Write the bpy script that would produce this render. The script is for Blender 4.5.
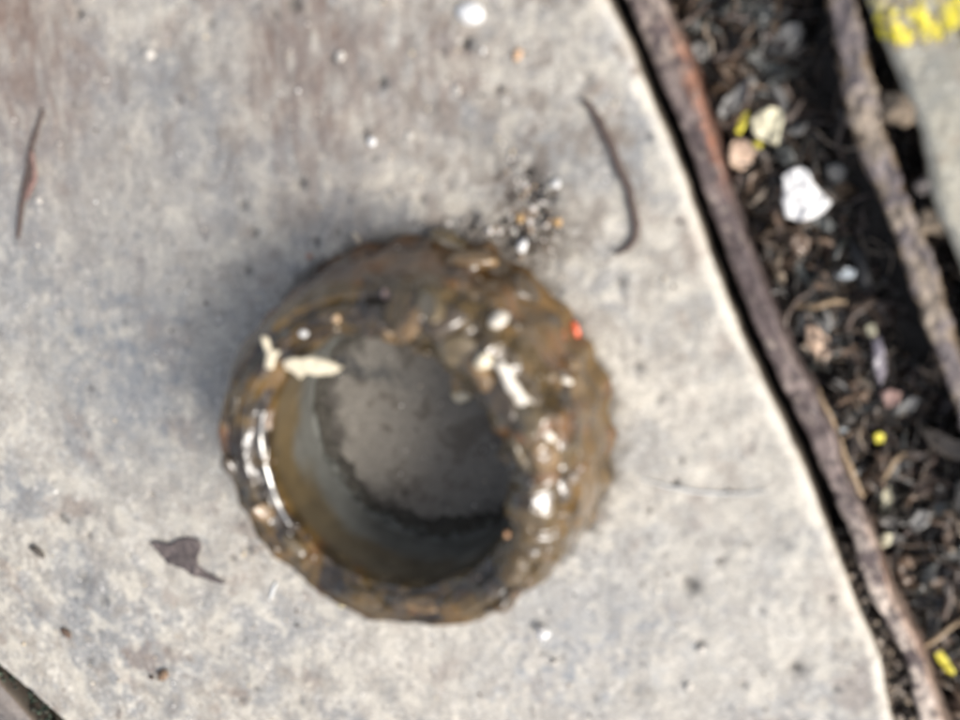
import bpy, math, random
import numpy as np
from mathutils import Vector, Matrix
from mathutils.bvhtree import BVHTree

MM = 0.001
rad = math.radians
scene = bpy.context.scene
for o in list(bpy.data.objects):
    bpy.data.objects.remove(o)
COL = scene.collection

# ---------------------------------------------------------------- camera
TILT, FPX, CAM_H = 27.0, 1030.0, 150.0          # tilt from straight down, focal length (960 px wide), height in mm
az = rad(225)
FW = Vector((math.sin(rad(TILT))*math.cos(az), math.sin(rad(TILT))*math.sin(az), -math.cos(rad(TILT))))
Q = Vector((0, 0, -1)).rotation_difference(FW)
RT, UP = Q @ Vector((1, 0, 0)), Q @ Vector((0, 1, 0))
CP = Vector((0, 0, CAM_H))
cam = bpy.data.objects.new('camera', bpy.data.cameras.new('camera'))
COL.objects.link(cam)
cam.matrix_world = Matrix.Translation(CP*MM) @ Q.to_matrix().to_4x4()
cam.data.sensor_width = 36
cam.data.lens = 36*FPX/960
cam.data.clip_start, cam.data.clip_end = 0.005, 100
cam.data.dof.use_dof = True                      # the phone was too close to focus
cam.data.dof.focus_distance = 0.42
cam.data.dof.aperture_fstop = 17
scene.camera = cam

# ---------------------------------------------------------------- sky, sun, exposure
SUN_AZ, SUN_EL = rad(-18), rad(39)
w = bpy.data.worlds.new('World'); scene.world = w; w.use_nodes = True
nt = w.node_tree; nt.nodes.clear()
sk = nt.nodes.new('ShaderNodeTexSky'); sk.sky_type = 'NISHITA'; sk.sun_disc = False
sk.sun_elevation = SUN_EL; sk.sun_rotation = math.pi/2 - SUN_AZ
sk.dust_density = 4.0; sk.air_density = 1.0; sk.ozone_density = 1.0
bg = nt.nodes.new('ShaderNodeBackground'); bg.inputs['Strength'].default_value = 0.13
wo = nt.nodes.new('ShaderNodeOutputWorld')
hs = nt.nodes.new('ShaderNodeHueSaturation'); hs.inputs['Saturation'].default_value = .55      # thin high cloud
nt.links.new(sk.outputs[0], hs.inputs['Color']); nt.links.new(hs.outputs[0], bg.inputs[0]); nt.links.new(bg.outputs[0], wo.inputs[0])
sl = bpy.data.lights.new('sun', 'SUN'); sl.energy = 1.6; sl.angle = rad(22); sl.color = (1.0, 0.965, 0.92)
so = bpy.data.objects.new('sun', sl); COL.objects.link(so)
SD = Vector((math.cos(SUN_EL)*math.cos(SUN_AZ), math.cos(SUN_EL)*math.sin(SUN_AZ), math.sin(SUN_EL)))
so.rotation_euler = SD.to_track_quat('Z', 'Y').to_euler()
so.location = (0.3, -0.3, 0.5)
vs = scene.view_settings
scene.display_settings.display_device = 'sRGB'
vs.view_transform = 'Standard'; vs.look = 'None'; vs.gamma = 1; vs.use_curve_mapping = False
vs.exposure = 0.92
scene.render.engine = 'CYCLES'

# ---------------------------------------------------------------- helpers
rng = np.random.default_rng(7)
random.seed(5)

def un(px, py, z=0.0):
    """point of the place (mm) at height z seen at photo pixel px, py"""
    d = FW + RT*((px-480)/FPX) - UP*((py-360)/FPX)
    s = (z-CP.z)/d.z
    return CP + d*s

def unp(pts, z=0.0):
    return np.array([tuple(un(a, b, z)) for a, b in pts])

PERM = np.random.default_rng(3).permutation(256)
PERM = np.concatenate([PERM]*3)
GR = np.random.default_rng(4).normal(size=(256, 3)); GR /= np.linalg.norm(GR, axis=1)[:, None]

def perlin(P):
    P = np.asarray(P, float)
    i = np.floor(P).astype(int); f = P-i; i &= 255
    u = f*f*f*(f*(f*6-15)+10)
    out = np.zeros(len(P))
    for dx in (0, 1):
        for dy in (0, 1):
            for dz in (0, 1):
                h = PERM[PERM[PERM[i[:, 0]+dx]+i[:, 1]+dy]+i[:, 2]+dz]
                g = GR[h]
                d = (f[:, 0]-dx)*g[:, 0]+(f[:, 1]-dy)*g[:, 1]+(f[:, 2]-dz)*g[:, 2]
                wx = u[:, 0] if dx else 1-u[:, 0]
                wy = u[:, 1] if dy else 1-u[:, 1]
                wz = u[:, 2] if dz else 1-u[:, 2]
                out += d*wx*wy*wz
    return out*1.5

def fbm(P, size, octaves=4, gain=.5, off=0.0):
    P = np.asarray(P, float)/size+off
    t = np.zeros(len(P)); a = 1.0
    for k in range(octaves):
        t += a*perlin(P*2**k+k*17.3); a *= gain
    return t

def sstep(a, b, x):
    t = np.clip((x-a)/(b-a), 0, 1)
    return t*t*(3-2*t)

def mesh_obj(name, V, F, mat, parent=None, cols=None, smooth=True, link=True):
    me = bpy.data.meshes.new(name)
    V = np.asarray(V, dtype=np.float32)*MM
    F = np.asarray(F) if not isinstance(F, list) else F
    if isinstance(F, np.ndarray):
        n = F.shape[1]
        me.vertices.add(len(V)); me.vertices.foreach_set('co', V.ravel())
        me.loops.add(F.size); me.loops.foreach_set('vertex_index', F.ravel().astype(np.int32))
        me.polygons.add(len(F))
        me.polygons.foreach_set('loop_start', np.arange(0, F.size, n, dtype=np.int32))
        me.polygons.foreach_set('loop_total', np.full(len(F), n, dtype=np.int32))
        me.update(calc_edges=True)
    else:
        me.from_pydata([tuple(map(float, v)) for v in V], [], F)
    if smooth:
        me.polygons.foreach_set('use_smooth', np.ones(len(me.polygons), bool))
    if cols is not None:
        a = me.color_attributes.new('Tint', 'FLOAT_COLOR', 'POINT')
        c = np.ones((len(V), 4), np.float32); c[:, :3] = cols
        a.data.foreach_set('color', c.ravel())
    me.materials.append(mat)
    me.update()
    o = bpy.data.objects.new(name, me)
    if link: COL.objects.link(o)
    if parent: o.parent = parent
    return o

def tag(o, label=None, cat=None, group=None, kind=None):
    if label: o['label'] = label
    if cat: o['category'] = cat
    if group: o['group'] = group
    if kind: o['kind'] = kind
    return o

def empty(name, loc=(0, 0, 0)):
    o = bpy.data.objects.new(name, None); COL.objects.link(o)
    o.location = Vector(loc)*MM; o.empty_display_size = .005
    return o

def mat(name, color=(.5, .5, .5), rough=.7, attr=False, coat=0.0, coat_rough=.1, metal=0.0,
        vary=.25, vscale=900., bump=.3, bscale=1200., bdist=.00012, rough_vary=0.0, spec=.5, sss=0.0, coat_ior=1.5):
    """colour (fixed or from the Tint attribute) broken up by two noises, plus a fine bump"""
    m = bpy.data.materials.new(name); m.use_nodes = True
    n, l = m.node_tree.nodes, m.node_tree.links
    p = n['Principled BSDF']
    tc = n.new('ShaderNodeTexCoord')
    src = tc.outputs['Object']
    nz = n.new('ShaderNodeTexNoise'); nz.inputs['Scale'].default_value = vscale; nz.inputs['Detail'].default_value = 5
    l.new(src, nz.inputs['Vector'])
    mr = n.new('ShaderNodeMapRange'); mr.inputs[1].default_value = .25; mr.inputs[2].default_value = .75
    mr.inputs[3].default_value = 1-vary; mr.inputs[4].default_value = 1+vary
    l.new(nz.outputs['Fac'], mr.inputs[0])
    mx = n.new('ShaderNodeVectorMath'); mx.operation = 'SCALE'
    if attr:
        a = n.new('ShaderNodeAttribute'); a.attribute_name = 'Tint'
        l.new(a.outputs['Color'], mx.inputs[0])
    else:
        mx.inputs[0].default_value = color
    l.new(mr.outputs[0], mx.inputs['Scale'])
    l.new(mx.outputs[0], p.inputs['Base Color'])
    p.inputs['Roughness'].default_value = rough
    if rough_vary:
        n2 = n.new('ShaderNodeTexNoise'); n2.inputs['Scale'].default_value = vscale*.5; n2.inputs['Detail'].default_value = 3
        l.new(src, n2.inputs['Vector'])
        m2 = n.new('ShaderNodeMapRange'); m2.inputs[1].default_value = .3; m2.inputs[2].default_value = .7
        m2.inputs[3].default_value = max(.03, rough-rough_vary); m2.inputs[4].default_value = min(1, rough+rough_vary)
        l.new(n2.outputs['Fac'], m2.inputs[0]); l.new(m2.outputs[0], p.inputs['Roughness'])
    p.inputs['Metallic'].default_value = metal
    p.inputs['Specular IOR Level'].default_value = spec
    p.inputs['Coat Weight'].default_value = coat
    p.inputs['Coat Roughness'].default_value = coat_rough
    p.inputs['Coat IOR'].default_value = coat_ior
    if sss:
        p.inputs['Subsurface Weight'].default_value = sss
        p.inputs['Subsurface Radius'].default_value = (.002, .001, .0007)
        p.inputs['Subsurface Scale'].default_value = .5
    if bump:
        b1 = n.new('ShaderNodeTexNoise'); b1.inputs['Scale'].default_value = bscale; b1.inputs['Detail'].default_value = 6
        l.new(src, b1.inputs['Vector'])
        bp = n.new('ShaderNodeBump'); bp.inputs['Strength'].default_value = bump; bp.inputs['Distance'].default_value = bdist
        l.new(b1.outputs['Fac'], bp.inputs['Height']); l.new(bp.outputs[0], p.inputs['Normal'])
        if coat: l.new(bp.outputs[0], p.inputs['Coat Normal'])
    return m

M = dict(
    slab=mat('weathered_stone', rough=.8, attr=True, vary=.22, vscale=1500, bump=.6, bscale=1600, bdist=.00015, rough_vary=.15, spec=.35),
    soil=mat('damp_soil', (.018, .014, .011), .75, vary=.5, vscale=400, bump=.8, bscale=900, bdist=.0004),
    mud=mat('wet_mud', spec=.25, rough=.5, attr=True, coat=1.0, coat_rough=.045, vary=.38, vscale=420, bump=.24, bscale=420, bdist=.0005, rough_vary=.12, coat_ior=1.62),
    bore=mat('grimy_steel_bore', rough=.36, attr=True, metal=.3, coat=1.0, coat_rough=.10, coat_ior=1.8, vary=.25, vscale=300, bump=.3, bscale=300, bdist=.0002),
    lip=mat('wet_steel_lip', (.36, .35, .33), .16, metal=.8, coat=.6, coat_rough=.06, vary=.3, vscale=400, bump=.1, bscale=500),
    grit=mat('grit', rough=.35, attr=True, coat=.7, coat_rough=.12, vary=.2, vscale=1500, bump=.3, bscale=2000),
    drygrit=mat('dry_grit', rough=.75, attr=True, vary=.2, vscale=1500, bump=.3, bscale=2000),
    silt=mat('dull_silt', rough=.75, attr=True, vary=.4, vscale=900, bump=.8, bscale=900, bdist=.0004, spec=.15),
    litter=mat('damp_leaf_litter', rough=.45, attr=True, coat=.2, coat_rough=.25, vary=.5, vscale=700, bump=.5, bscale=900, bdist=.0002),
    rust=mat('rusty_metal', rough=.62, attr=True, metal=.15, vary=.4, vscale=700, bump=.8, bscale=800, bdist=.0004, rough_vary=.2),
    twig=mat('dry_twig_bark', (.07, .048, .04), .7, vary=.4, vscale=1500, bump=.7, bscale=1800, bdist=.0002),
    twig_pink=mat('peeled_twig_bark', (.16, .095, .08), .6, vary=.5, vscale=900, bump=.6, bscale=1500, bdist=.0002),
    leaf=mat('torn_dead_leaf', (.085, .068, .064), .6, vary=.55, vscale=260, bump=.6, bscale=900, bdist=.0002),
    white=mat('white_stone', (.70, .69, .67), .5, vary=.08, vscale=500, bump=.3, bscale=900),
    cream=mat('cream_splinter_wood', (.66, .58, .42), .45, coat=.6, coat_rough=.15, vary=.2, vscale=900, bump=.5, bscale=900, bdist=.0002),
    wetstraw=mat('wet_pale_straw', (.72, .66, .56), .3, coat=1.0, coat_rough=.08, vary=.15, vscale=600, bump=.3, bscale=500, bdist=.0002),
    yellow=mat('yellow_petal', (.66, .58, .07), .5, vary=.15, vscale=900, bump=.2),
    palepetal=mat('cream_petal', (.55, .51, .36), .55, vary=.35, vscale=500, bump=.4, bscale=700),
    pinkpetal=mat('pinkish_petal', (.50, .36, .26), .55, vary=.35, vscale=500, bump=.4, bscale=700),
    orange=mat('orange_fragment', (.55, .10, .035), .35, coat=.6, vary=.25, vscale=900, bump=.4),
    fibre=mat('pale_fibre', (.56, .57, .56), .5, vary=.08, bump=0),
    lichen=mat('yellow_lichen', rough=.8, attr=True, vary=.3, vscale=900, bump=.8, bscale=1100, bdist=.0004),
)

def grid_faces(nr, nc, wrap_r=False, wrap_c=False):
    R = np.arange(nr if wrap_r else nr-1); C = np.arange(nc if wrap_c else nc-1)
    r, c = np.meshgrid(R, C, indexing='ij'); r = r.ravel(); c = c.ravel()
    r2, c2 = (r+1) % nr, (c+1) % nc
    return np.stack([r*nc+c, r*nc+c2, r2*nc+c2, r2*nc+c], 1)

def tube(pts, radii, sides=8, cap=True, noise=0.0, flat=1.0):
    """closed tapered tube through pts (mm)"""
    pts = np.asarray(pts, float); radii = np.asarray(radii, float)
    n = len(pts)
    t = np.gradient(pts, axis=0); t /= np.linalg.norm(t, axis=1)[:, None]+1e-9
    up = np.array([0, 0, 1.0])
    V = []
    for k in range(n):
        a = np.cross(up, t[k]); a /= np.linalg.norm(a)+1e-9
        b = np.cross(t[k], a)
        for j in range(sides):
            q = 2*math.pi*j/sides
            r = radii[k]*(1+noise*rng.normal()*.5)
            V.append(pts[k]+a*math.cos(q)*r+b*math.sin(q)*r*flat)
    F = [[k*sides+j, k*sides+(j+1) % sides, (k+1)*sides+(j+1) % sides, (k+1)*sides+j] for k in range(n-1) for j in range(sides)]
    if cap:
        F += [list(range(sides))[::-1], list(range((n-1)*sides, n*sides))]
    return np.array(V), F

def smooth_path(pts, n):
    pts = np.asarray(pts, float)
    d = np.r_[0, np.cumsum(np.linalg.norm(np.diff(pts, axis=0), axis=1))]
    s = np.linspace(0, d[-1], n)
    out = np.stack([np.interp(s, d, pts[:, k]) for k in range(pts.shape[1])], 1)
    for _ in range(3):
        out[1:-1] = .25*out[:-2]+.5*out[1:-1]+.25*out[2:]
    return out

import bmesh
def ico(sub=2):
    bm = bmesh.new(); bmesh.ops.create_icosphere(bm, subdivisions=sub, radius=1)
    V = np.array([v.co[:] for v in bm.verts]); F = np.array([[v.index for v in f.verts] for f in bm.faces]); bm.free()
    return V, F
ICO1, ICO2, ICO3 = ico(1), ico(2), ico(3)

def rock(size, seed=0, rough=.28, base=ICO2):
    """lumpy angular pebble with semi-axes size"""
    V = base[0].copy()
    n = fbm(V+seed*7.7, 1.1, 3)
    V = V*(1+rough*n)[:, None]
    r = np.random.default_rng(seed)
    for _ in range(4):                                    # a few broken flats
        d = r.normal(size=3); d /= np.linalg.norm(d)
        h = V@d; cut = .62+.2*r.random()
        V = V-np.outer(np.maximum(h-cut, 0)*.85, d)
    return V*np.asarray(size), base[1]

def rotz(V, a):
    c, s = math.cos(a), math.sin(a)
    V = V.copy(); V[:, [0, 1]] = V[:, [0, 1]]@np.array([[c, s], [-s, c]])
    return V

def align(V, nrm):
    q = Vector((0, 0, 1)).rotation_difference(Vector(nrm))
    R = np.array(q.to_matrix())
    return V@R.T

def sheet(outline, z0, curl, thick, seed=0, res=.6):
    """thin solid leaf or chip cut to an outline (mm, plan), curling by curl(x,y)->z"""
    P = np.asarray(outline, float)
    bm = bmesh.new()
    vs_ = [bm.verts.new((p[0], p[1], 0)) for p in P]
    f = bm.faces.new(vs_)
    bmesh.ops.triangulate(bm, faces=[f])
    for _ in range(3):
        long = [e for e in bm.edges if e.calc_length() > res]
        if not long: break
        bmesh.ops.subdivide_edges(bm, edges=long, cuts=1)
        bmesh.ops.triangulate(bm, faces=bm.faces[:])
    for v in bm.verts:
        v.co.z = z0+curl(v.co.x, v.co.y)
    bmesh.ops.recalc_face_normals(bm, faces=bm.faces[:])
    if sum(f.normal.z for f in bm.faces) < 0:
        bmesh.ops.reverse_faces(bm, faces=bm.faces[:])
    bm.verts.index_update()
    top = np.array([v.co[:] for v in bm.verts]); F = [[v.index for v in f.verts] for f in bm.faces]
    be = [[v.index for v in e.verts] for e in bm.edges if e.is_boundary]
    bm.free()
    n = len(top); bot = top.copy(); bot[:, 2] -= thick
    Fs = F+[[a+n for a in f[::-1]] for f in F]+[[a, b, b+n, a+n] for a, b in be]
    return np.vstack([top, bot]), Fs

# ---------------------------------------------------------------- ground
def edges_axis(lo, hi, step, far, cap=1e9):
    inner = np.arange(lo, hi+step, step)
    out = [inner]
    d = step; x = hi
    right = []
    while x < far: d = min(d*1.35, cap); x += d; right.append(x)
    d = step; x = lo; left = []
    while x > -far: d = min(d*1.35, cap); x -= d; left.append(x)
    return np.concatenate([left[::-1], inner, right])

SOIL_Z = -13.0
def soil_height(x, y):
    P = np.stack([x, y, x*0], 1)
    return SOIL_Z+fbm(P, 16, 4, .5)*2.2+fbm(P, 2.6, 3, .5, 5)*.7
xs = edges_axis(-60, 50, .8, 9000); ys = edges_axis(-160, 40, .8, 9000)
X, Y = np.meshgrid(xs, ys); x, y = X.ravel(), Y.ravel()
ground = mesh_obj('ground', np.stack([x, y, soil_height(x, y)], 1), grid_faces(len(ys), len(xs)), M['soil'])
tag(ground, 'dark damp soil under and between the paving slabs', kind='structure')

# ---------------------------------------------------------------- paving slabs
slab_edge_px = [(500, -260), (553, -130), (606, 0), (634, 62), (665, 135), (688, 198), (708, 255), (744, 350), (766, 392), (784, 430), (803, 470), (829, 540), (852, 600), (869, 636), (879, 662), (890, 720), (930, 820), (985, 960)]
far_edge_px = [(790, -260), (838, -100), (868, 0), (888, 50), (905, 95), (922, 135), (934, 200), (951, 238), (992, 340), (1060, 500), (1200, 830)]
E1 = unp(slab_edge_px); E1 = E1[np.argsort(E1[:, 1])]
E2 = unp(far_edge_px); E2 = E2[np.argsort(E2[:, 1])]
C1, C1b = un(0, 668), un(57, 720)                        # lower left edge of the main slab
C3, C3b = un(0, 701), un(17, 720)                        # edge of the slab below it
def line_x(a, b, yy): return a.x+(b.x-a.x)*(yy-a.y)/(b.y-a.y)

PITS = [(381, 83, 1.0, .9), (465, 44, .9, 1.0), (364, 133, .7, .6), (373, 158, .7, .6), (498, 89, .7, .6), (589, 78, .7, .5), (302, 183, .9, .8),
        (180, 100, .6, .6), (255, 233, .9, .6), (293, 3, 1.3, .8), (675, 483, .6, .8), (690, 585, 1.5, .8), (647, 510, .6, .5), (795, 670, 1.4, .7),
        (700, 643, .8, .5), (743, 685, .7, .5), (780, 545, 1.5, .35), (85, 580, 2.2, .5), (105, 600, 1.6, .5), (152, 494, .5, .5), (130, 555, .4, .5),
        (536, 190, 1.3, .8), (540, 212, 1.2, .9), (524, 185, .9, .7), (528, 215, 1.1, .8), (518, 232, 1.4, .8), (398, 665, .5, .4), (640, 692, 2.2, .4), (463, 135, 1.0, .4), (430, 110, 1.5, .3),
        (210, 22, .8, .5), (330, 60, .7, .5), (120, 240, .5, .4), (240, 168, .5, .4), (420, 200, .7, .5), (470, 215, 1.2, .5), (240, 700, 1., .5), (25, 470, .8, .4), (100, 632, .9, .4),
        (255, 690, .9, .5), (300, 700, .8, .4), (560, 658, .6, .5), (541, 655, .6, .4), (593, 700, .8, .4), (762, 610, .7, .4), (720, 560, .7, .4), (835, 690, .8, .6), (640, 585, .7, .3)]
PW = [(un(a, b), r, d) for a, b, r, d in PITS]
_pr = np.random.default_rng(21)
for _ in range(70):
    PW.append((Vector((_pr.uniform(-150, 60), _pr.uniform(-130, 60), 0)), _pr.uniform(.5, 1.0), _pr.uniform(.4, .8)))
for _ in range(300):
    PW.append((Vector((_pr.uniform(-170, 60), _pr.uniform(-170, 60), 0)), _pr.uniform(.2, .55), _pr.uniform(.2, .5)))

def blob(x, y, px, py, rx, ry=None, ang=0):
    """soft spot for stains and painted light or shade on the slab, sizes in mm"""
    c = un(px, py); ry = ry or rx
    dx, dy = x-c.x, y-c.y
    a = math.radians(ang)
    u = dx*math.cos(a)+dy*math.sin(a); v = -dx*math.sin(a)+dy*math.cos(a)
    return np.exp(-(u/rx)**2-(v/ry)**2)

def slab_surface(x, y, seed, main):
    P = np.stack([x, y, x*0+seed], 1)
    z = fbm(P, 45, 3)*.7+fbm(P, 6.5, 4, .55, 9)*.22+fbm(P, 1.5, 3, .6, 4)*.13
    pits = np.zeros(len(x))
    if main:
        for c, r, d in PW:
            q = ((x-c.x)**2+(y-c.y)**2)/(r*r)
            m = q < 9
            k = np.zeros(len(x)); k[m] = np.exp(-q[m])
            pits = np.maximum(pits, k*d)
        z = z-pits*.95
    # mineral colours and stains, plus painted light and shade
    beige, grey, cream, brown, blue = map(np.array, ((.37, .342, .295), (.25, .248, .24), (.52, .49, .43), (.17, .12, .095), (.175, .185, .195)))
    n1 = fbm(P, 26, 4, .55, 31); n2 = fbm(P, 9, 4, .6, 47); n3 = fbm(P, 3.0, 4, .65, 63); n4 = fbm(P, 1.0, 3, .6, 81)
    c = beige+(grey-beige)*sstep(-.1, .55, n1+.5*n2)[:, None]
    def mixto(c, k, m): return c+(np.asarray(k)-c)*np.clip(m, 0, 1)[:, None]
    c = mixto(c, grey*.72, .6*sstep(.15, .6, -n2*.5-n3*.8))
    c = mixto(c, cream, .85*sstep(.12, .55, n2*.5+n3*.8))
    c = mixto(c, blue, .55*sstep(.15, .6, fbm(P, 15, 4, .6, 7)*.8+n3*.4))
    c = mixto(c, brown, .5*sstep(.28, .75, fbm(P, 12, 4, .6, 19)+n3*.3))
    c = mixto(c, (.10, .085, .075), .6*sstep(.4, .8, n3*.6+n4*.75))
    c = mixto(c, (.66, .62, .56), .6*sstep(.4, .8, -n3*.45-n4*.8))
    if main:
        st = fbm(np.stack([x*2.2, y*.6, x*0], 1), 4, 4, .6, 3)
        sm = fbm(P, 5.5, 4, .62, 131)
        c = mixto(c, (.15, .12, .095), .62*sstep(.12, .55, sm+.25*n3)*(.35+.65*np.clip(blob(x, y, 330, 90, 60, 22)+blob(x, y, 600, 130, 20, 20)+.6*blob(x, y, 120, 640, 26, 14), 0, 1)))
        c = mixto(c, (.53, .49, .41), .5*sstep(.15, .5, -sm+.2*n3))
        c = mixto(c, brown, 1.0*blob(x, y, 22, 50, 14, 22)*(.8+.6*st))
        c = mixto(c, brown*.9, 1.0*blob(x, y, 295, 60, 9, 19)*(.8+.9*st))
        c = mixto(c, brown, .6*blob(x, y, 395, 70, 16, 14)*(.6+.9*st))
        c = mixto(c, (.55, .52, .47), .30*blob(x, y, 560, 660, 60, 24))  # this and the next spot paint the brighter lit side paler
        c = mixto(c, (.55, .53, .48), .25*blob(x, y, 720, 470, 30, 40))
        c = mixto(c, (.19, .185, .18), .5*blob(x, y, 190, 150, 48, 30, 20)*(.9+.8*n2))  # soft shade over the upper left, painted into the slab colour
        c = mixto(c, blue*.95, .75*blob(x, y, 120, 370, 24, 26)*(.8+.9*n3))  # ring's soft shadow to the left, painted in as blue grey
        c = mixto(c, blue, .4*blob(x, y, 90, 590, 9, 3.5, -40)*(1+n3))
        c = mixto(c, (.24, .25, .26), .45*blob(x, y, 590, 650, 26, 12, 30)*(.7+2.2*n3))
        c = mixto(c, (.07, .055, .045), .9*np.clip(blob(x, y, 528, 212, 5, 9, 20)*(1.1+1.6*n3+1.0*n4), 0, 1))
        c = mixto(c, (.09, .07, .05), .85*np.clip(blob(x, y, 505, 240, 11, 4)*(1.+1.4*n4), 0, 1))
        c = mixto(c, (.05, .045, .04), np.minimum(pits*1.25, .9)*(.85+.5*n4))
        # dark band, greyed floor and wet patches round and inside the ring
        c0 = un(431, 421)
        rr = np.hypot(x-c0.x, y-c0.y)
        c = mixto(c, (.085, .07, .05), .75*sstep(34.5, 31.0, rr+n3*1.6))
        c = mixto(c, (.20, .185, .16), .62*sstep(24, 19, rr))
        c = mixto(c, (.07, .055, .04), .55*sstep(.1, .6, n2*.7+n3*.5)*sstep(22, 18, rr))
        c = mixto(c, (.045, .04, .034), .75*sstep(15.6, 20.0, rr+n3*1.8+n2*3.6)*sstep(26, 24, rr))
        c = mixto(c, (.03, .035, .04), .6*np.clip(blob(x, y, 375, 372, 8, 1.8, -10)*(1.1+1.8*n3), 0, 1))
    return z, c, n3

def slab(name, Lf, Rf, ylo, yhi, fx, fy, seed, main, parent, sharp_right=True, tint=1.0, drop=0.0):
    ys = edges_axis(fy[0], fy[1], fy[2], 400, 3.0); ys = ys[(ys > ylo) & (ys < yhi)]; ys = np.r_[ylo, ys, yhi]
    base = edges_axis(fx[0], fx[1], fx[2], 400, 3.0); base = base[(base > -400) & (base < 400)]
    L, R = Lf(ys), Rf(ys)
    P0 = np.stack([ys, ys*0, ys*0+seed], 1)
    R = R+fbm(P0, 9, 4, .6, 2)*.32; L = L+fbm(P0, 9, 4, .6, 12)*.45
    Xg = np.clip(base[None, :], L[:, None], R[:, None])
    Yg = np.repeat(ys[:, None], Xg.shape[1], 1)
    x, y = Xg.ravel(), Yg.ravel()
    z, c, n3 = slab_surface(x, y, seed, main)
    dr = np.abs(np.gradient(R, ys)); dl = np.abs(np.gradient(L, ys))
    ky = ys*0
    dR = (np.repeat(R, Xg.shape[1])-x)/np.sqrt(1+np.clip(np.repeat(dr, Xg.shape[1]), 0, 3)**2)
    dL = (x-np.repeat(L, Xg.shape[1]))/np.sqrt(1+np.clip(np.repeat(dl, Xg.shape[1]), 0, 3)**2)
    d = np.minimum(np.minimum(dR, dL), np.minimum(y-ylo, yhi-y))
    z = z-1.3*np.clip(1-d/1.6, 0, 1)**2-drop
    worn = .45*sstep(1.6, .3, d+n3*1.6+fbm(np.stack([x, y, x*0+3], 1), 4, 2, .5)*.9)
    c = c+(np.array((.60, .56, .49))-c)*worn[:, None]
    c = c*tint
    nr, nc = Xg.shape
    F = grid_faces(nr, nc)
    xx = x
    deg = (np.abs(xx[F[:, 0]]-xx[F[:, 1]]) < 1e-7) & (np.abs(xx[F[:, 3]]-xx[F[:, 2]]) < 1e-7)
    F = F[~deg]
    V = [np.stack([x, y, z], 1)]; Cc = [c]; Fs = [F]; off = len(x)
    Z = z.reshape(nr, nc)
    # side walls, irregular quarried faces
    for side in (0, 1):
        col = 0 if side == 0 else nc-1
        lev = np.array([0, -.4, -1.2, -2.2, -3.5, -5, -7, -10, -14, -20, -32, -44])
        sgn = -1 if side == 0 else 1
        e = (L if side == 0 else R)
        W = []
        for q, dz in enumerate(lev):
            Pn = np.stack([ys, ys*0+dz*1.3, ys*0+seed+side*5], 1)
            o = 0 if q == 0 else (.15*min(1, -dz/1.)+fbm(Pn, 5, 3, .5)*.35*min(1, -dz/2.))
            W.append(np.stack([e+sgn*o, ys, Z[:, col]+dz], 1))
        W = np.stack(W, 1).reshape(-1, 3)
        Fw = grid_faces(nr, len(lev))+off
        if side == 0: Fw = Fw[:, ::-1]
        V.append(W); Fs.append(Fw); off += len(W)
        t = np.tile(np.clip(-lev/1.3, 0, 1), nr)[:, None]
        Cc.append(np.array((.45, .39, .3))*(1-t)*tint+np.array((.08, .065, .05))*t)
    for row in (0, nr-1):
        a = np.stack([Xg[row], Yg[row], Z[row]], 1); b = a.copy(); b[:, 2] = -44
        V.append(np.vstack([a, b])); Cc.append(np.full((2*nc, 3), .2))
        Fw = grid_faces(2, nc)+off
        if row == 0: Fw = Fw[:, ::-1]
        Fs.append(Fw); off += 2*nc
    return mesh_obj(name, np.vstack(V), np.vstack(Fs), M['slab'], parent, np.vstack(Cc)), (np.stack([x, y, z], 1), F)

paving = empty('paving')
tag(paving, 'weathered stone paving slabs with a soil filled gap between them', kind='structure')
def R1(yy): return np.interp(yy, E1[:, 1], E1[:, 0])
def L1(yy): return np.minimum(np.maximum(-330., line_x(C1, C1b, yy)), R1(yy)-2)
ylo1, yhi1 = E1[0, 1]+1, E1[-1, 1]-1
s1, S1 = slab('paving_slab', L1, R1, ylo1, yhi1, (-180, 30, .45), (-152, 20, .42), 0.0, True, paving)
tag(s1, 'large worn grey beige slab that carries the muddy ring')
def L2(yy): return np.interp(yy, E2[:, 1], E2[:, 0])
s2, S2 = slab('paving_slab', L2, lambda yy: L2(yy)*0+240., E2[0, 1]+1, E2[-1, 1]-1, (-12, 60, .45), (-60, 30, .45), 40.0, False, paving, tint=np.array((.93, .94, .88)))
tag(s2, 'pale greenish slab with yellow lichen across the soil gap')
def R3(yy): return line_x(C3, C3b, yy)-.3
s3, S3 = slab('paving_slab', lambda yy: yy*0-330., R3, -330, R3(0)*0+60, (-190, -140, .6), (-160, -110, .6), 80.0, False, paving, tint=np.array((.46, .43, .44)), drop=1.5)
tag(s3, 'corner of a dark slab beyond the narrow green gap')

bvh_slab = BVHTree.FromPolygons([Vector(v) for v in S1[0]], [tuple(map(int, f)) for f in S1[1]])
def on_slab(px, py):
    d = (un(px, py)-CP).normalized()
    h = bvh_slab.ray_cast(CP, d)
    return (h[0], h[1]) if h[0] is not None else (un(px, py), Vector((0, 0, 1)))
def slab_z(x, y):
    h = bvh_slab.ray_cast(Vector((x, y, 20)), Vector((0, 0, -1)))
    return h[0].z if h[0] is not None else 0.

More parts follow.
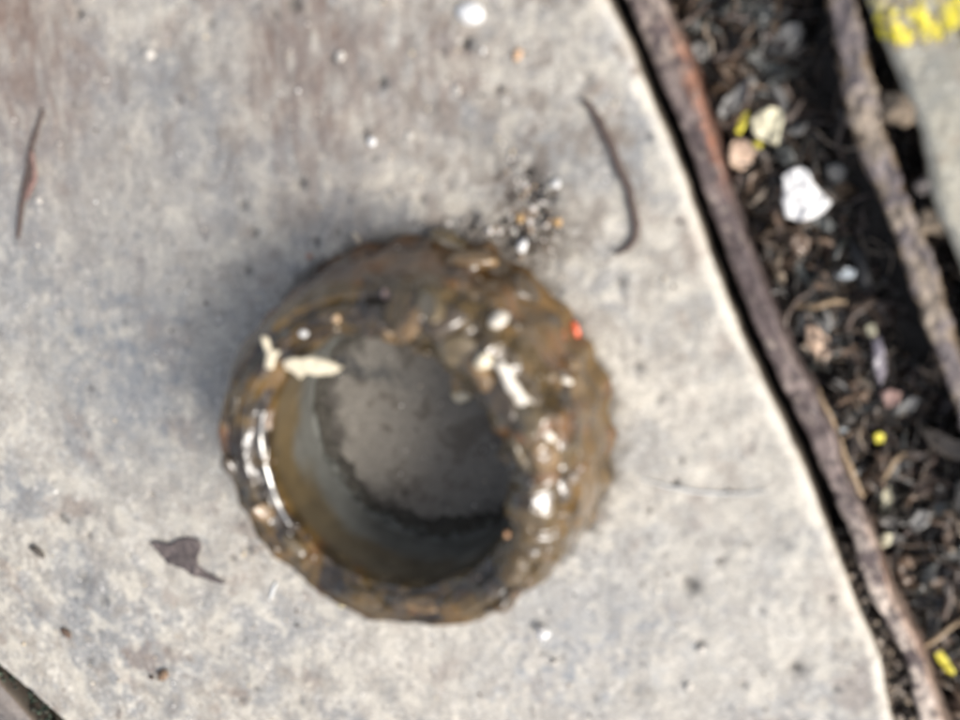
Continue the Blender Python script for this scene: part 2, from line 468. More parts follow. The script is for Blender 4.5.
# ---------------------------------------------------------------- muddy ring
c0 = un(431, 421)
RC = np.array((c0.x, c0.y))
RO, RI, RH = 31.0, 21.0, 20.0
NP_ = 840
prof = []                                               # (radius, height, zone) zone 0 outer wall, 1 rim, 2 bore
def seg(a, b, n, zone): 
    for k in range(n):
        t = k/n; prof.append((a[0]+(b[0]-a[0])*t, a[1]+(b[1]-a[1])*t, zone))
KN = [((31.4, -.6), 10, 0), ((31.0, 3), 22, 0), ((30.7, 9), 18, 0), ((29.8, 13.5), 14, 0), ((28.5, 16.8), 10, 0), ((27.4, 18.6), 8, 1), ((26.4, 18.5), 8, 1), ((25.2, 19.9), 9, 1),
      ((23.9, 20.0), 8, 1), ((22.9, 18.7), 7, 1), ((22.1, 18.5), 7, 1), ((21.4, 17.9), 9, 2), ((21.0, 16.3), 36, 2), ((20.9, 4), 10, 2), ((20.2, 1.2), 14, 2), ((18.2, -.8), 0, 2)]
for (a_, n_, z_), (b_, _, _) in zip(KN, KN[1:]): seg(a_, b_, n_, z_)
prof.append((18.2, -.8, 2))
prof = np.array(prof)
ns = len(prof)
ph = np.linspace(0, 2*np.pi, NP_, endpoint=False)
PH = np.repeat(ph, ns); PR = np.tile(prof[:, 0], NP_); PZ = np.tile(prof[:, 1], NP_); ZN = np.tile(prof[:, 2], NP_)
tp = np.gradient(prof[:, :2], axis=0); nn = np.stack([tp[:, 1], -tp[:, 0]], 1); nn /= np.linalg.norm(nn, axis=1)[:, None]
for _ in range(2): nn[1:-1] = (nn[:-2]+nn[1:-1]*2+nn[2:])/4
nn /= np.linalg.norm(nn, axis=1)[:, None]
NR, NZ = np.tile(nn[:, 0], NP_), np.tile(nn[:, 1], NP_)
def angw(center, width):
    d = (np.degrees(PH)-center+180) % 360-180
    return np.exp(-(d/width)**2)
P3 = np.stack([PR*np.cos(PH), PR*np.sin(PH), PZ], 1)
# where the mud is thick and rough: the right and upper right of the rim
rough_q = np.clip(angw(25, 48)+.8*angw(60, 26)+.35*angw(-40, 40), 0, 1.15)
rimw = sstep(11, 17, PZ)*(ZN < 2)+(ZN == 2)*sstep(14, 18, PZ)
bore = (ZN == 2)*(1-rimw)
PL = np.stack([np.cos(PH)*17, np.sin(PH)*17, PR+PZ*.8], 1)
lump = fbm(PL, 5.0, 2, .38, 3); fine = fbm(PL, 2.3, 2, .5, 8); big = fbm(P3, 13, 2, .5, 1)
PT = np.stack([np.cos(PH)*9, np.sin(PH)*9, PR*.55+PZ*.35], 1)
streak = fbm(PT, 2.4, 2, .4, 23)                 # ridges of mud drawn round the rim
ridge = 1-np.abs(fbm(PL, 5.5, 2, .4, 14))*2.5
disp = .35*big+.22*lump+.05*fine
disp += rimw*rough_q*(.7+2.0*lump+.45*fine+.9*np.clip(ridge, 0, 1)+1.3*np.exp(-((PR-25.5)/2.2)**2))
disp += rimw*(.04*fine+.2*lump+.75*streak)*(1-bore)*(1-.5*np.clip(rough_q, 0, 1))
disp += rimw*.5*angw(215, 45)*np.clip(ridge, 0, 1)*(ZN == 1)
disp += rimw*.7*angw(265, 22)*np.clip(lump, 0, 1)*(ZN < 2)
wall = (ZN == 0)*sstep(17, 13, PZ)
disp += rimw*np.clip(rough_q+.5*angw(75, 30), 0, 1.2)*(.62*fbm(P3, 2.0, 2, .5, 93)+.3*fbm(P3, 1.0, 1, .5, 95))*sstep(-.5, .2, big+.2)
disp += rimw*.22*fbm(P3, 1.6, 2, .5, 99)*angw(205, 60)*(ZN < 2)
# the thick overlapping fold that runs from the top of the hole down its right side
fold = np.exp(-((PR-(24.0+2.6*np.clip(np.sin(PH*2.0-.2), -1, 1)))/1.9)**2)*np.clip(angw(35, 46)+angw(74, 17), 0, 1)
disp += fold*rimw*(ZN < 2)*(2.0+1.1*lump)
disp += wall*(.55*np.cos(PH*26+fbm(P3, 12, 2, .5, 9)*2.2)*(.4+.6*angw(30, 70)) + .5*lump*angw(80, 50))
disp += wall*sstep(4, 0, PZ)*(.6*np.abs(lump)+.3)*(1+.8*angw(75, 28))
disp += wall*1.6*angw(62, 9)*np.clip(.5+lump, 0, 2)       # clod hanging on the wall near the grit trail
disp = np.where(bore > .5, .25*big+.16*lump+sstep(4, .5, PZ)*(1.5*fbm(P3, 9, 3, .6, 66)+.35*fbm(P3, 1.3, 2, .5, 68)), disp)
# groove at the lower right of the rim
disp -= 1.2*angw(-42, 20)*np.exp(-((PR-26.6)/.8)**2)*(PZ > 14)
r2 = PR+NR*disp; z2 = PZ+NZ*disp
r2 = r2+2.5*angw(185, 42)*np.clip((PR-22.5)/6, 0, 1)*sstep(2, 12, PZ)*(ZN < 2)
sx, sy = r2*np.cos(PH)+RC[0], r2*np.sin(PH)+RC[1]
lean = 1+0*PH
z2 = z2+.5*np.sin(PH-rad(200))*sstep(8, 18, PZ)
RV = np.stack([sx, sy, z2], 1)
# ring colours: mud tones, grey bore, darker hollows between the lumps
khaki, ochre, dark, rusty, greyc = map(np.array, ((.120, .074, .020), (.215, .12, .030), (.032, .021, .011), (.19, .075, .022), (.17, .165, .125)))
def mixc(c, k, m): return c+(np.asarray(k)-c)*np.clip(m, 0, 1)[:, None]
khaki = khaki*.8; ochre = ochre*.85
rc = np.tile(khaki, (len(PH), 1))
rc = mixc(rc, ochre, sstep(-.1, .6, fbm(P3, 8, 4, .55, 21))+.6*wall*angw(10, 45))
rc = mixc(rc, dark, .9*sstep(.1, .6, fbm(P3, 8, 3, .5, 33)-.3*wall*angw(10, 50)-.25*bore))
rc = mixc(rc, rusty, .6*(1-bore)*sstep(.3, .75, fbm(P3, 6, 3, .5, 41)+.25*angw(50, 40)*wall))
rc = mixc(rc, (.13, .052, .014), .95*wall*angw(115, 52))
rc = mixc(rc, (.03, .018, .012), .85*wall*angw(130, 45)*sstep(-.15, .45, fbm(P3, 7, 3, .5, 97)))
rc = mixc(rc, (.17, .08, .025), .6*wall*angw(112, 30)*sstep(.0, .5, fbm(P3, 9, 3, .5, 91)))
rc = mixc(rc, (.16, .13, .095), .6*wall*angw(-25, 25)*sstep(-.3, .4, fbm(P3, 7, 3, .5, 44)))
rc = mixc(rc, (.12, .105, .07), .8*bore)
rc = mixc(rc, (.20, .135, .05), .85*bore*angw(178, 42))
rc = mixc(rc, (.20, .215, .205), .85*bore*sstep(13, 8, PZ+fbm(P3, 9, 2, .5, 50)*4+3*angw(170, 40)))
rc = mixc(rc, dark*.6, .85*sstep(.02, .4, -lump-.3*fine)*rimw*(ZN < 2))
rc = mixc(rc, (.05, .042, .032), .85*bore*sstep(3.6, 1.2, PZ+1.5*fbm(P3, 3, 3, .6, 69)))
rc = rc*np.where(bore > .5, .72, .72)[:, None]
rc = mixc(rc, dark, .7*sstep(.25, .6, fbm(P3, 3.2, 4, .6, 71))*(1-bore))
ring = empty('muddy_ring', (c0.x, c0.y, 0))
tag(ring, 'thick metal ring plastered in wet brown mud standing on the stone slab', 'ring')
def to_ring(V): 
    V = np.asarray(V, float).copy(); V[:, 0] -= c0.x; V[:, 1] -= c0.y; return V
RF = grid_faces(NP_, ns, wrap_r=True)[:, ::-1]
zone_f = ZN.reshape(-1)[RF[:, 0]]
# body (outer wall and rim) and bore are separate parts meeting edge to edge
def submesh(V, F, C, keep):
    F = F[keep]; idx, inv = np.unique(F, return_inverse=True)
    return V[idx], inv.reshape(F.shape), C[idx]
zb = PZ[RF].mean(1)
isb = (ZN[RF].min(1) == 2)
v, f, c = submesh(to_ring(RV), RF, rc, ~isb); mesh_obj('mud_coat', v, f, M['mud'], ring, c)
silt = isb & (zb < 3.4)
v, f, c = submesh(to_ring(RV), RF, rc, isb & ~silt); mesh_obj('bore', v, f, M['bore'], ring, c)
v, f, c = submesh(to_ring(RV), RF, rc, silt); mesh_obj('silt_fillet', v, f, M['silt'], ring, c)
# slim bright lip inside the rim, free of mud on the left side only
a = np.radians(np.linspace(160, 214, 70)); k = np.sin(np.linspace(0, np.pi, 70))**.5
lr = RI+1.0+.12*np.sin(a*9)
lip_pts = np.stack([lr*np.cos(a), lr*np.sin(a), 18.45+.12*np.sin(a*7)+.5*np.sin(a-rad(200))], 1)
V, F = tube(lip_pts, .12+.5*k+.05*np.sin(a*31), 10)
mesh_obj('steel_lip', V, F, M['lip'], ring)

bvh_ring = BVHTree.FromPolygons([Vector(v) for v in RV], [tuple(map(int, f)) for f in RF])
def on_rim(px, py):
    return un(px, py, 19.6), Vector((0, 0, 1))
def on_ring(px, py):
    d = (un(px, py)-CP).normalized()
    h = bvh_ring.ray_cast(CP, d)
    if h[0] is None: return on_slab(px, py)
    return h[0], h[1]

# grit stuck in the mud: uncountable grains
gv, gf, gc, off = [], [], [], 0
GCOL = [(.4, .34, .26), (.2, .13, .08), (.5, .44, .36), (.12, .08, .05), (.1, .07, .05), (.42, .3, .2), (.25, .22, .2), (.04, .03, .03)]
gr = np.random.default_rng(11)
rows = np.where((rimw > .3) | (wall > .5))[0]
wgt = (.25+rough_q*1.2*rimw+.5*wall*angw(75, 40)+.5*rimw*angw(215, 50))[rows]; wgt /= wgt.sum()
for i in gr.choice(rows, 90, p=wgt, replace=False):
    s = float(np.clip(gr.lognormal(-1.25, .42), .12, .85))
    V, F = rock((s, s*gr.uniform(.6, 1), s*gr.uniform(.5, .8)), int(i) % 997, .3, ICO1)
    V = rotz(V, gr.uniform(0, 6.28))+RV[i]+np.array((0, 0, .1*s))
    gv.append(V); gf.append(F+off); off += len(V)
    gc.append(np.tile(np.array(GCOL[gr.integers(len(GCOL))])*gr.uniform(.6, 1.1), (len(V), 1)))
g = mesh_obj('grit', to_ring(np.vstack(gv)), np.vstack(gf), M['grit'], ring, np.vstack(gc), smooth=False)
tag(g, kind='stuff')
# raised clods pressed on the rim
def clod(name, px, py, size, seed, ang, parent, m, lift=0, col=None):
    p, nrm = on_ring(px, py)
    V, F = ICO3[0].copy(), ICO3[1]
    V = V*(1+.5*fbm(V, 1.5, 2, .4, seed))[:, None]*np.array(size)*np.array((1.15, 1, .8))
    V = align(rotz(V, rad(ang)), nrm)+np.array(p)+np.array(nrm)*lift
    if parent: V = V-np.array((c0.x, c0.y, 0)) if parent is ring else V
    cols = None
    if col is not None:
        n = fbm(V, 1.6, 3, .6, seed)
        cols = np.array(col)*(1+.6*n)[:, None]
    return mesh_obj(name, V, F, M[m], parent, cols)
for i, (px, py, s) in enumerate([((430), 300, (3.2, 1.9, 1.3)), (412, 322, (2.4, 1.6, 1.1)), (444, 322, (2.6, 2.0, 1.3)), (455, 352, (2.8, 2.2, 1.6)), (478, 372, (2.6, 1.8, 1.4)),
        (500, 400, (2.8, 1.7, 1.2)), (530, 420, (2.6, 1.6, 1.2)), (548, 455, (2.6, 1.8, 1.2)), (560, 488, (2.8, 1.6, 1.2)), (520, 455, (2.6, 1.2, 1.0)), (470, 262, (3.4, 2.4, 1.6)),
        (497, 268, (2.6, 2.2, 1.5)), (450, 240, (2.6, 1.6, 1.4)), (425, 605, (3., 1.3, .9)), (395, 600, (2.2, 1.2, .8)), (292, 545, (2.4, 1.2, .8)), (262, 512, (2.2, 1.4, .9)), (232, 470, (2.4, 1.1, .8)), (236, 400, (2.2, 1.1, .8)), (572, 362, (1.6, 1.4, .9)), (525, 290, (2.4, 1.7, 1.1))]):
    clod('mud_clod', px, py, s, 60+i, [-60, 50, 20, 10, -50, -55, -58, -65, -70, -80, 10, 30, 0, 0, 10, -40, -45, -70, 80, 40, -30][i], ring, 'mud', 0, [(.11, .08, .04), (.16, .10, .045), (.07, .05, .03)][i % 3])

# ---------------------------------------------------------------- splinters and pebbles caught on the ring
on_litter = None
def flake_on(name, outline, label, cat, m, z_of, thick=.5, curl=None, seed=0, lift=.25):
    """irregular chip whose outline is given in photo pixels, laid on the surface z_of finds"""
    pts = []
    cx = sum(p[0] for p in outline)/len(outline); cy = sum(p[1] for p in outline)/len(outline)
    p, n = z_of(cx, cy)
    O = [un(a, b, p.z+.3) for a, b in outline]
    c = np.mean([tuple(q) for q in O], axis=0)
    nx = 0 if n.z < .35 else max(-1.2, min(1.2, -n.x/n.z)); ny = 0 if n.z < .35 else max(-1.2, min(1.2, -n.y/n.z))
    cf = curl or (lambda x, y: 0)
    V, F = sheet([(q.x, q.y) for q in O], 0, lambda x, y: (.6*nx*(x-c[0])+.6*ny*(y-c[1]))+cf(x-c[0], y-c[1]), thick, seed)
    V = np.array(V)
    if z_of is on_slab:
        h_ = len(V)//2
        zs = np.array([slab_z(v[0], v[1]) for v in V[:h_]]); V[:, 2] = np.r_[zs, zs-thick]+np.r_[V[:h_, 2]*0, V[:h_, 2]*0]+lift+thick
        V[:, 2] += np.tile([cf(v[0]-c[0], v[1]-c[1]) for v in V[:h_]], 2)
    else: V[:, 2] += p.z+lift+thick*.5
    n_ = fbm(V*np.array((1, 1, .2)), 1.6, 3, .5, seed); V[:, 2] += (n_+.3*(z_of is on_slab))*(.75 if z_of is on_litter else .5 if m == 'leaf' else .22)
    loc = np.array((c[0], c[1], p.z))
    o = mesh_obj(name, V-loc, F, M[m])
    o.location = Vector(loc)*MM
    return tag(o, label, cat)

flake_on('wood_splinter', [(283, 362), (291, 358), (301, 359), (312, 357), (324, 360), (334, 364), (341, 369), (333, 374), (318, 375), (305, 373), (300, 379), (295, 373), (286, 369)],
         'cream wood splinter lying on the upper left rim of the ring', 'splinter', 'cream', on_rim, .8, seed=1, lift=.0)
flake_on('wood_splinter', [(261, 337), (266, 338), (270, 350), (279, 352), (275, 358), (272, 369), (265, 368), (266, 355)],
         'small forked tan splinter at the left end of the cream one', 'splinter', 'cream', on_rim, .7, seed=2, lift=.0)
def rod(name, pts, r, label, cat, m, z_of, lift=.3, sides=9, n=16, noise=.12, flat=.8, group=None):
    W = []
    for (px, py) in pts:
        p, nn_ = z_of(px, py); q = un(px, py, p.z+lift); W.append(tuple(q))
    W = smooth_path(W, n)
    if n > 12: W[:, :2] += np.stack([fbm(W+k_*9, 3.2, 3, .6, len(label)) for k_ in (0, 1)], 1)*.55*min(1, max(r))
    rr = np.interp(np.linspace(0, 1, n), np.linspace(0, 1, len(r)), r)
    V, F = tube(W, rr, sides, noise=noise, flat=flat)
    c = W.mean(0); c[2] = W[:, 2].min()-rr.max()
    o = mesh_obj(name, V-c, F, M[m]); o.location = Vector(c)*MM
    return tag(o, label, cat, group)
rod('straw', [(497, 362), (507, 376), (521, 397), (534, 419), (553, 442)], [.5, .95, .8, 1.05, .9, .95, .45], 'wet whitish straw lying along the right side of the rim', 'straw', 'wetstraw', on_rim, 4.8, noise=.42)

def pebble(name, px, py, s, label, cat, m, z_of, seed, ang=0, sub=ICO2, sink=.25, rough=.28, group=None, tint=None):
    p, n = z_of(px, py)
    V, F = rock(s, seed, rough, sub)
    V = align(rotz(V, rad(ang)), n)
    loc = np.array(p)+np.array(n)*(s[2]*(1-sink))
    cols = None if tint is None else np.tile(np.array(tint), (len(V), 1))
    o = mesh_obj(name, V, F, M[m], cols=cols); o.location = Vector(loc)*MM
    return tag(o, label, cat, group)
RP = [
 (304, 332, (.75, .7, .6), 'round white bead of stone on the olive rim above the cream splinter', 'white', None),
 (337, 318, (.7, .6, .5), 'tan grain on the brown upper rim right of the white bead', 'grit', (.55, .38, .22)),
 (387, 294, (.75, .65, .5), 'pinkish grain high on the brown upper wall of the ring', 'grit', (.5, .33, .27)),
 (357, 238, (1.3, .55, .5), 'long beige grain on the top outer edge of the ring', 'drygrit', (.42, .36, .28)),
 (310, 256, (.6, .6, .5), 'reddish grain at the upper left foot of the ring', 'drygrit', (.35, .2, .15)),
 (464, 394, (2.0, 1.6, 1.2), 'cream pebble on the inner edge of the rim above the hole', 'cream', None),
 (499, 323, (1.9, 1.3, 1.0), 'glossy white stone standing for a wet highlight in the mud at the upper right of the ring', 'wetstraw', None),  # white body put where the wet mud has a highlight
 (574, 330, (1.5, .9, .6), 'bright orange red fragment stuck to the right outer edge', 'orange', None),
 (508, 534, (.55, .55, .5), 'small orange grain inside the lower right of the hole', 'grit', (.5, .26, .12)),
 (566, 382, (1.0, .6, .5), 'pale wet grain on the golden right wall of the ring', 'wetstraw', None),
 (482, 360, (1.5, 1.2, .9), 'beige wet pebble at the upper end of the whitish straw', 'cream', None),
]
for i, (px, py, s, lb, m_, t_) in enumerate(RP):
    pebble('pebble' if 'fragment' not in lb else 'fragment', px, py, s, lb, 'fragment' if 'fragment' in lb else 'pebble', m_, on_ring, 200+i, 40*i, tint=t_, sink=.4)

# ---------------------------------------------------------------- things lying on the slab
rod('twig', [(583, 100), (592, 110), (603, 128), (613, 150), (622, 172), (630, 195), (636, 220), (635, 238), (628, 249), (617, 255)], [.4, .55, .6, .6, .62, .58, .6, .6, .55, .3],
    'long dark curved twig on the slab near the gap', 'twig', 'twig', on_slab, .5, n=44, noise=.18, flat=.9)
t = empty('twig', tuple(un(28, 175)))
tag(t, 'short crooked brown twig at the left edge of the picture', 'twig')
def tubepart(name, pts, r, m, parent, base, lift=.4, n=20, z_of=on_slab):
    W = smooth_path([tuple(un(a, b, z_of(a, b)[0].z+lift)) for a, b in pts], n)
    rr = np.interp(np.linspace(0, 1, n), np.linspace(0, 1, len(r)), r)
    V, F = tube(W, rr, 8, noise=.22, flat=.75)
    return mesh_obj(name, V-np.array(base), F, M[m], parent)
b_ = un(28, 175)
tubepart('stem', [(43, 110), (37, 128), (31, 148), (29, 165), (25, 185), (21, 210), (18, 238)], [.28, .4, .55, .6, .6, .5, .4], 'twig', t, b_, n=30)
tubepart('peeled_bark', [(31, 150), (34, 165), (35, 178), (29, 190), (26, 200)], [.2, .4, .55, .6, .3], 'twig_pink', t, b_, .6)

flake_on('torn_leaf', [(151, 541), (161, 542), (171, 544), (179, 538), (190, 537), (200, 540), (201, 548), (198, 556), (197, 564), (204, 571), (214, 576), (227, 584), (214, 582), (202, 578), (190, 575), (186, 569), (177, 567), (168, 563), (160, 553)],
         'torn dark grey leaf scrap with a pointed tail on the slab', 'leaf', 'leaf', on_slab, .12, curl=lambda x, y: .004*x*x, seed=5, lift=.05)
pebble('seed', 38, 550, (2.3, .95, .6), 'long dark oval seed on the slab at far left', 'seed', 'drygrit', on_slab, 301, -35, rough=.12, tint=(.07, .06, .05))
pebble('bark_crumb', 68, 632, (1.4, .8, .5), 'brown bark crumb on the lower left of the slab', 'crumb', 'drygrit', on_slab, 302, -40, tint=(.10, .065, .045), rough=.6)
pebble('bark_crumb', 165, 674, (1.6, 1.1, .7), 'larger tan and black crumb near the bottom edge of the picture', 'crumb', 'drygrit', on_slab, 303, 10, tint=(.2, .13, .08), rough=.75)
pebble('bark_crumb', 152, 676, (.8, .6, .5), 'small black crumb touching the larger tan one', 'crumb', 'drygrit', on_slab, 313, 10, tint=(.06, .04, .03))
SP = [(545, 629, (1.5, 1.2, 1.3), 'clean white pebble on the slab just below the ring'), (555, 661, (.7, .6, .5), 'tiny white pebble below the clean white one'),
      (471, 12, (1.7, 2.2, .9), 'white chip set in the slab at the top edge of the picture'), (701, 649, (.8, .7, .5), 'little white pebble on the lower slab, right of centre'),
      (689, 685, (.7, 1., .4), 'narrow white chip near the bottom edge below the little pebble'), (40, 200, (.7, .7, .5), 'white speck of stone beside the left twig'),
      (150, 54, (1.1, 1., .35), 'cream pebble bedded in the upper left of the slab'), (520, 218, (.8, .7, .6), 'amber pebble in the dark grit above the ring'),
      (557, 184, (.8, .75, .6), 'white round pebble right of the dark grit patch'), (523, 246, (.9, 1.2, .8), 'white wet pebble just above the top of the ring'),
      (558, 222, (.7, .8, .5), 'pale grey pebble right of the amber one'), (518, 55, (1.0, .7, .4), 'peach coloured pebble set in the top of the slab'),
      (372, 142, (.8, .8, .5), 'white pebble between two small pits left of centre'), (410, 136, (.7, .7, .4), 'white grain right of the two small pits'),
      (458, 90, (.8, .8, .4), 'whitish grain bedded in the upper middle slab'), (341, 56, (.8, .9, .4), 'white grain on the brown stain at the top')]
for i, (px, py, s, lb) in enumerate(SP):
    big_ = 'amber' in lb, 'peach' in lb, 'grey' in lb, 'cream' in lb
    t_ = (.46, .43, .385) if ('grain' in lb or 'little' in lb or 'narrow' in lb or 'tiny' in lb or 'speck' in lb or 'bedded' in lb) else (.42, .27, .12) if big_[0] else (.55, .36, .22) if big_[1] else (.45, .44, .42) if big_[2] else (.62, .56, .42) if big_[3] else None
    pebble('pebble', px, py, s, lb, 'pebble', 'drygrit' if t_ else 'white', on_slab, 330+i, 37*i, tint=t_, sink=.15 if i < 2 else .4)
for i, (px, py, s) in enumerate([(345, 600, (1.5, 1.1, .8)), (357, 603, (1.2, 1.1, .7)), (373, 609, (1.6, 1., .7)), (331, 592, (1.1, .8, .6))]):
    o = pebble('crumb', px, py, s, ['palest cream crumb at the lower left foot of the ring', 'cream crumb right of the palest one at the foot of the ring', 'long yellowish crumb under the bottom edge of the ring',
               'beige crumb left of the pale crumbs at the ring foot'][i], 'crumb', 'drygrit', on_slab, 370+i, 30*i, tint=[(.7, .62, .38), (.68, .58, .33), (.7, .6, .34), (.45, .4, .33)][i], rough=.5)
rod('fibre', [(640, 480), (662, 485), (690, 491), (720, 494), (745, 494), (770, 491)], [.08, .17, .2, .22, .16, .06], 'pale curved plant fibre lying right of the ring', 'fibre', 'fibre', on_slab, .3, n=40, noise=.03)
rod('fibre', [(277, 582), (273, 590), (270, 600)], [.2, .35, .2], 'short white fibre below the left side of the ring', 'fibre', 'fibre', on_slab, .3, n=10, noise=.05)

# fine grit over the slab
gv, gf, gc, off = [], [], [], 0
gr = np.random.default_rng(15)
cand = [(gr.uniform(-20, 880), gr.uniform(-20, 740), 0) for _ in range(900)]
cand += [(gr.normal(530, 14), gr.normal(212, 26), 1) for _ in range(150)]
cand += [(gr.normal(480, 30), gr.normal(232, 8), 1) for _ in range(60)]
cand += [(gr.normal(215, 10)+40*k, gr.normal(500, 12)+55*k, 2) for k in (0, 1, 2) for _ in range(22)]
cand += [(gr.uniform(40, 330), gr.uniform(620, 730), 2) for _ in range(90)]
for px, py, kd in cand:
    p = un(px, py)
    if p.x > R1(p.y)-1 or p.x < L1(p.y)+1: continue
    if math.hypot(p.x-c0.x, p.y-c0.y) < RO+.5 and math.hypot(p.x-c0.x, p.y-c0.y) > RI-2: continue
    s = float(np.clip(gr.lognormal(-1.55 if kd != 1 else -1.1, .4), .1, .75))
    V, F = rock((s, s*gr.uniform(.6, 1), s*gr.uniform(.35, .7)), gr.integers(900), .3, ICO1)
    V = rotz(V, gr.uniform(0, 6.28))+np.array((p.x, p.y, slab_z(p.x, p.y)+s*.2))
    gv.append(V); gf.append(F+off); off += len(V)
    k = [(.6, .57, .52), (.7, .68, .64), (.3, .25, .2), (.12, .1, .085), (.5, .42, .3), (.06, .05, .045), (.66, .6, .5)]
    if kd == 1: k = [(.42, .4, .36), (.02, .018, .015), (.03, .025, .02), (.05, .04, .035), (.08, .06, .045), (.3, .22, .15), (.65, .6, .55), (.04, .035, .03)]
    gc.append(np.tile(np.array(k[gr.integers(len(k))]), (len(V), 1)))
g = mesh_obj('grit', np.vstack(gv), np.vstack(gf), M['drygrit'], None, np.vstack(gc), smooth=False)
tag(g, 'fine loose sand grains scattered over the stone slab', 'grit', kind='stuff')

# ---------------------------------------------------------------- rusty bars
def bar(name, rows, ztop, height, label, seed, shade, edge_noise=.25, cut=.0):
    """rows: (photo y, left x, right x) of the bar's top face"""
    Lp = unp([(l+2.5, y_) for y_, l, r in rows], ztop); Rp = unp([(r-.5, y_) for y_, l, r in rows], ztop)
    n = 420
    A, B = smooth_path(Lp, n), smooth_path(Rp, n)
    prof = []                                           # across, down
    for k in range(7): prof.append((0, -height+height*.9*k/7))
    for k in range(5): q = math.pi/2*k/4; prof.append((.16*(1-math.cos(q)), -.16*6+.16*6*math.sin(q)))
    for k in range(1, 12): prof.append((.16+.68*k/12, .0))
    for k in range(5): q = math.pi/2*k/4; prof.append((.84+.16*math.sin(q), -.16*6+.16*6*math.cos(q)))
    for k in range(7): prof.append((1, -height*.1-height*.9*(k+1)/7))
    prof = np.array(prof); m = len(prof)
    u = prof[:, 0][None, :, None]
    V = A[:, None, :]*(1-u)+B[:, None, :]*u
    V = np.repeat(V, 1, 0); V[:, :, 2] += prof[:, 1][None, :]
    V = V.reshape(-1, 3)
    ctr = np.repeat((A+B)/2, m, axis=0)
    ctr[:, 2] = ztop-1.5
    nrm = V-ctr; nrm[:, 2] = np.where(V[:, 2] > ztop-1, 1.5, 0); nrm /= np.linalg.norm(nrm, axis=1)[:, None]+1e-9
    nz_ = fbm(V, 7, 4, .55, seed)*1.4+fbm(V, 2, 3, .6, seed+5)
    V = V+nrm*(nz_*edge_noise)[:, None]
    U = np.tile(prof[:, 0], n)
    T = np.repeat(np.linspace(0, 1, n), m)
    c = shade(V, U, T)
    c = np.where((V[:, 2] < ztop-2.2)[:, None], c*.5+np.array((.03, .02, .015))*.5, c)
    base = V.mean(0); base[2] = ztop-height
    BF = [list(map(int, f)) for f in grid_faces(n, m)[:, ::-1]]+[list(range(m)), list(range((n-1)*m, n*m))[::-1]]
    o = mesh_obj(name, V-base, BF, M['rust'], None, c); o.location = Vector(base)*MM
    # end caps
    return tag(o, label, 'metal bar')
B1 = [(-160, 548, 590), (-80, 587, 627), (0, 624, 663), (60, 648, 690), (135, 681, 712), (200, 704, 732), (255, 724, 751), (350, 761, 789), (430, 801, 832), (470, 820, 843), (540, 849, 874), (600, 868, 896), (660, 903, 926), (720, 917, 944), (830, 962, 995), (960, 1010, 1044)]
def shade1(V, U, T):
    n1 = fbm(V, 9, 4, .6, 5); n2 = fbm(V, 2.5, 4, .65, 9)
    y_ = np.linspace(0, 1, len(V))
    px_y = -160+1120*T
    c = np.tile(np.array((.085, .063, .06)), (len(V), 1))
    c = mixc(c, (.20, .155, .14), sstep(-.2, .5, n1+.5*n2))
    c = mixc(c, (.46, .39, .33), .9*sstep(400, 540, px_y)*sstep(-.2, .4, n1*.6+n2*.7+.22))
    c = mixc(c, (.33, .27, .22), .6*sstep(80, 0, px_y)*sstep(-.4, .3, n2))
    c = mixc(c, (.34, .13, .06), .55*sstep(.6, 1.0, U+n2*.35)*sstep(170, 90, px_y)*sstep(-20, 30, px_y))
    c = mixc(c, (.26, .14, .08), .5*sstep(.6, 1, U+n2*.3)*sstep(430, 520, px_y))
    c = mixc(c, (.04, .03, .03), .8*sstep(.3, .8, n2*.8+n1*.5))
    c = mixc(c, (.5, .42, .34), .4*sstep(.35, .8, fbm(V, 1.6, 3, .6, 77)))
    return c
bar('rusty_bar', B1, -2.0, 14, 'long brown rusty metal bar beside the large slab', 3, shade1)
B2 = [(-160, 778, 812), (-80, 803, 835), (0, 825, 856), (60, 836, 868), (100, 843, 878), (170, 864, 899), (255, 899, 933), (300, 913, 943), (350, 932, 958), (430, 960, 990), (600, 1035, 1066), (800, 1120, 1150)]
def shade2(V, U, T):
    n1 = fbm(V, 9, 4, .6, 15); n2 = fbm(V, 2.5, 4, .65, 19)
    c = np.tile(np.array((.12, .10, .10)), (len(V), 1))
    c = mixc(c, (.24, .195, .15), sstep(-.1, .5, n1+.5*n2))
    c = mixc(c, (.20, .14, .08), .8*sstep(.75, 1, np.abs(U-.5)*2+n2*.5))
    c = mixc(c, (.04, .03, .025), .8*sstep(.35, .8, n2+n1*.3))
    return c
bar('rusty_bar', B2, -1.5, 14, 'grey brown metal bar with dirt clinging along it near the lichened slab', 8, shade2, .5)

